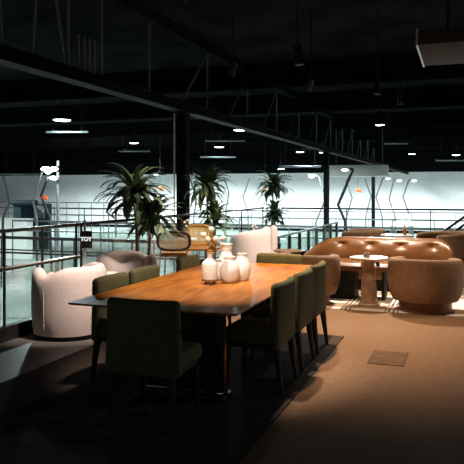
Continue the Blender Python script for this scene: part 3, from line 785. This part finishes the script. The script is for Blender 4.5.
# ------------------------------------------------------------------ hall lamps
LZ = 3.3
LAMPS = [(62, 120, 18, 0, 'largest lit hanging lamp in hall at upper left'), (134, 143, 9, 0, 'hanging lamp above the nearest palm'), (240, 130, 13, 0, 'hanging lamp under the girder right of nearest column'),
         (219, 147, 10, 1, 'warm hanging lamp above the second palm'), (281, 169, 7, 0, 'small hanging lamp over the farthest palm'), (300, 152, 8, 0, 'small hanging lamp left of second column'),
         (322, 152.5, 6, 0, 'tiny hanging lamp touching the second column outline'), (380, 125, 9, 0, 'hanging lamp high above the third column'), (456, 155, 8, 0, 'hanging lamp at the far right'),
         (158, 174.5, 9, 0, 'low hanging lamp between the palm and nearest column'), (412, 154, 7, 0, 'dim hanging lamp left of the far right one')]
spots = []
for px, py, wpx, warm, lab in LAMPS:
    z = LZ if py < 165 else 2.75
    p = at_z(px, py, z); Y = (EYE-z)*FPX/(py-HOR); r = .5*wpx*Y/FPX
    o = thing('high_bay_lamp', lab, 'ceiling lamp', p, 0, 'high bay lamps of the hall')
    MB().lathe([(r, .0), (r*1.03, .02), (r*.9, .06), (r*.4, .10), (r*.35, .2), (.03, .22)], 28).build('housing', 'steel', o)
    MB().sphere((0,0,0), r*.97, 24, 8, (1, 1, .16)).build('diffuser', 'lamp_warm' if warm else 'lamp_glow', o)
    MB().tube([(0,0,.21), (0,0,CZ-z)], .008, 6).build('cord', 'dark_pole', o)
    for s in (-1, 1): MB().tube([(s*r*.9, 0, .04), (0, 0, .5)], .006, 5).build('wire', 'dark_pole', o)
    spots.append((p, r))
# ducts and pipes under the hall ceiling
for i, (px0, px1, py, z, rad, lab) in enumerate(((46, 88, 132, 3.05, .028, 'lit pipe just below the largest hall lamp'), (118, 150, 151, 2.95, .035, 'lit pipe below the lamp over nearest palm'), (205, 245, 140.5, 3.1, .035, 'pipe under the lamp right of nearest column'),
                                        (200, 236, 157, 2.95, .04, 'lit pipe under the warm lamp'), (279, 321, 166.5, 2.75, .05, 'lit pipe left of second column'), (384, 408, 143, 3.0, .04, 'lit pipe under the lamp above third column'), (436, 470, 160, 2.9, .05, 'lit pipe at the far right'), (0, 40, 174, 2.45, .05, 'low pipe at the far left over kiosk'))):
    a = at_z(px0, py, z); b_ = at_z(px1, py, z); mid = (a+b_)/2
    o = thing('ceiling_pipe', lab, 'pipe', mid, 0, 'pipes under the hall ceiling')
    MB().tube([a-mid, b_-mid], rad, 10).build('pipe', 'duct', o)
    for t in (.15, .85):
        q = a.lerp(b_, t)-mid; MB().tube([q+Vector((0,0,rad*.8)), Vector((q.x, q.y, CZ-z))], .008, 6).build('hanger', 'dark_pole', o)
# roof joists across the hall
for i, y_ in enumerate((13.5, 18, 23.5, 29, 35, 41, 47, 53)):
    o = tag(MB().box(-45, -.06, 0, 18, .06, .10).box(-45, -.015, .10, 18, .015, CZ-3.75).build('roof_joist', 'black_wall', loc=(0, y_, 3.75)),
            'dark roof joist crossing the hall, %s from the lens' % ('nearest', 'second', 'third', 'fourth', 'fifth', 'sixth', 'seventh', 'farthest')[i], 'joist', 'roof joists of the hall')

# ------------------------------------------------------------------ lights
def light(name, typ, loc, energy, col, size=.2, spot=None, blend=.5, target=None, shape=None):
    ld = bpy.data.lights.new(name, typ); ld.energy = energy; ld.color = col
    if typ in ('POINT', 'SPOT'): ld.shadow_soft_size = size
    if typ == 'SPOT': ld.spot_size = R(spot); ld.spot_blend = blend
    lo = bpy.data.objects.new(name, ld); COL.objects.link(lo); lo.location = loc
    if target is not None:
        d = Vector(target)-Vector(loc); lo.rotation_euler = d.to_track_quat('-Z', 'Y').to_euler()
    return lo
COOL = (.84, .97, 1.); WARM = (1., .62, .30); WARM2 = (1., .68, .40); WARM3 = (1., .80, .61)
for i, (p, r) in enumerate(spots):
    light('hall_lamp_and_fill', 'SPOT', (p.x, p.y, p.z-.15), 900, COOL, .12, 168, .3, (p.x, p.y, 0))
# bare lights without fixtures, added to brighten the hall floor and walls
for x_, y_, e_ in ((-36, 50, 2800), (-29, 50, 6000), (-22, 51, 7000), (-14, 51, 4600), (-6, 51, 4600), (2, 51, 4200), (10, 51, 3600), (-38, 34, 1700), (-30, 30, 2100), (-22, 24, 2200), (-14, 26, 3000), (-8, 34, 3500), (4, 36, 4000), (8, 22, 3000), (-14, 15, 2000), (-20, 13, 2500), (-28, 16, 2000)):
    light('hall_lamp_and_fill', 'SPOT', (x_, y_, 3.9), e_, COOL, .25, 122 if x_ > -24 and y_ < 27 else 160, .5, (x_, y_, 0))
light('hall_lamp_and_fill', 'SPOT', (8.5, 11, 3.9), 380, COOL, .25, 60, .8, (-.6, 7.0, .5))  # unseen cool flood added to light the outer chair backs from the right
q = at_d(50, 169, 29)
light('flood_light', 'SPOT', (q.x, q.y-.3, q.z), 500, (.9, .97, 1), .15, 150, .5, (q.x+6, q.y+15, 0))
def spotlight(label, loc, energy, col, target, size, blend, soft=.06):
    loc = Vector(loc); d = (Vector(target)-loc).normalized()
    o = thing('track_spotlight', label, 'spotlight', loc, 0, 'black ceiling spotlights over the lounge')
    a = loc*0; b_ = -d*.20
    MB().tube([a, b_*.5, b_], [.055, .055, .05], 20).build('can', 'black_base', o)
    MB().tube([b_*.8, (b_.x*.8, b_.y*.8, CZ-loc.z)], .012, 8).build('stem', 'black_base', o)
    light('spot_beam', 'SPOT', loc+d*.02, energy, col, soft, size, blend, target)
spotlight('black ceiling spotlight above the dining table far end', (-1.62, 6.6, 2.85), 520, WARM2, (-1.3, 6.7, 0), 92, 1.0, .05)
spotlight('black ceiling spotlight above the middle of the dining table', (-1.98, 4.85, 3.4), 470, WARM3, (-2.02, 5.15, .75), 48, .7, .04)
spotlight('added narrow spotlight brightening the vases, nearest the lens', (-1.15, 2.5, 3.35), 440, WARM3, (-1.86, 5.35, .93), 17, .5, .03)  # lamp added to whiten the vases from the front
spotlight('black ceiling spotlight above the leather sofa', (-1.25, 10.0, 3.0), 720, (1., .84, .67), (-1.25, 9.4, 0), 108, .7)
spotlight('added spotlight brightening the tan chairs behind the leather sofa', (-1.1, 12.1, 3.1), 260, WARM3, (-1.1, 12.3, 0), 90, .8)  # unseen lamp put in to light the two barrel chairs
spotlight('black ceiling spotlight above the cane stools', (-3.0, 8.3, 3.1), 420, WARM3, (-4.0, 8.9, .7), 80, .8)
spotlight('black ceiling spotlight above the cream chairs', (-2.3, 9.9, 3.1), 800, (1., .86, .74), (-3.6, 11.3, .5), 56, .8)
spotlight('black ceiling spotlight above the nearest cream chair', (-2.35, 5.2, 3.2), 800, (1., .84, .72), (-4.02, 6.15, .5), 32, .6)
spotlight('black ceiling spotlight above the right lounge', (.9, 8.8, 3.1), 160, WARM2, (.3, 8.6, 0), 80, .8)

# faint ambient
w = bpy.data.worlds.new('world'); sc.world = w; w.use_nodes = True
w.node_tree.nodes['Background'].inputs['Color'].default_value = (.62, .62, .62, 1)
w.node_tree.nodes['Background'].inputs['Strength'].default_value = .15
sc.view_settings.view_transform = 'Standard'; sc.view_settings.look = 'None'; sc.view_settings.gamma = 1; sc.view_settings.use_curve_mapping = False
sc.view_settings.exposure = 0
sc.cycles.use_denoising = True
sc.cycles.max_bounces = 8; sc.cycles.transparent_max_bounces = 24; sc.cycles.sample_clamp_indirect = 3
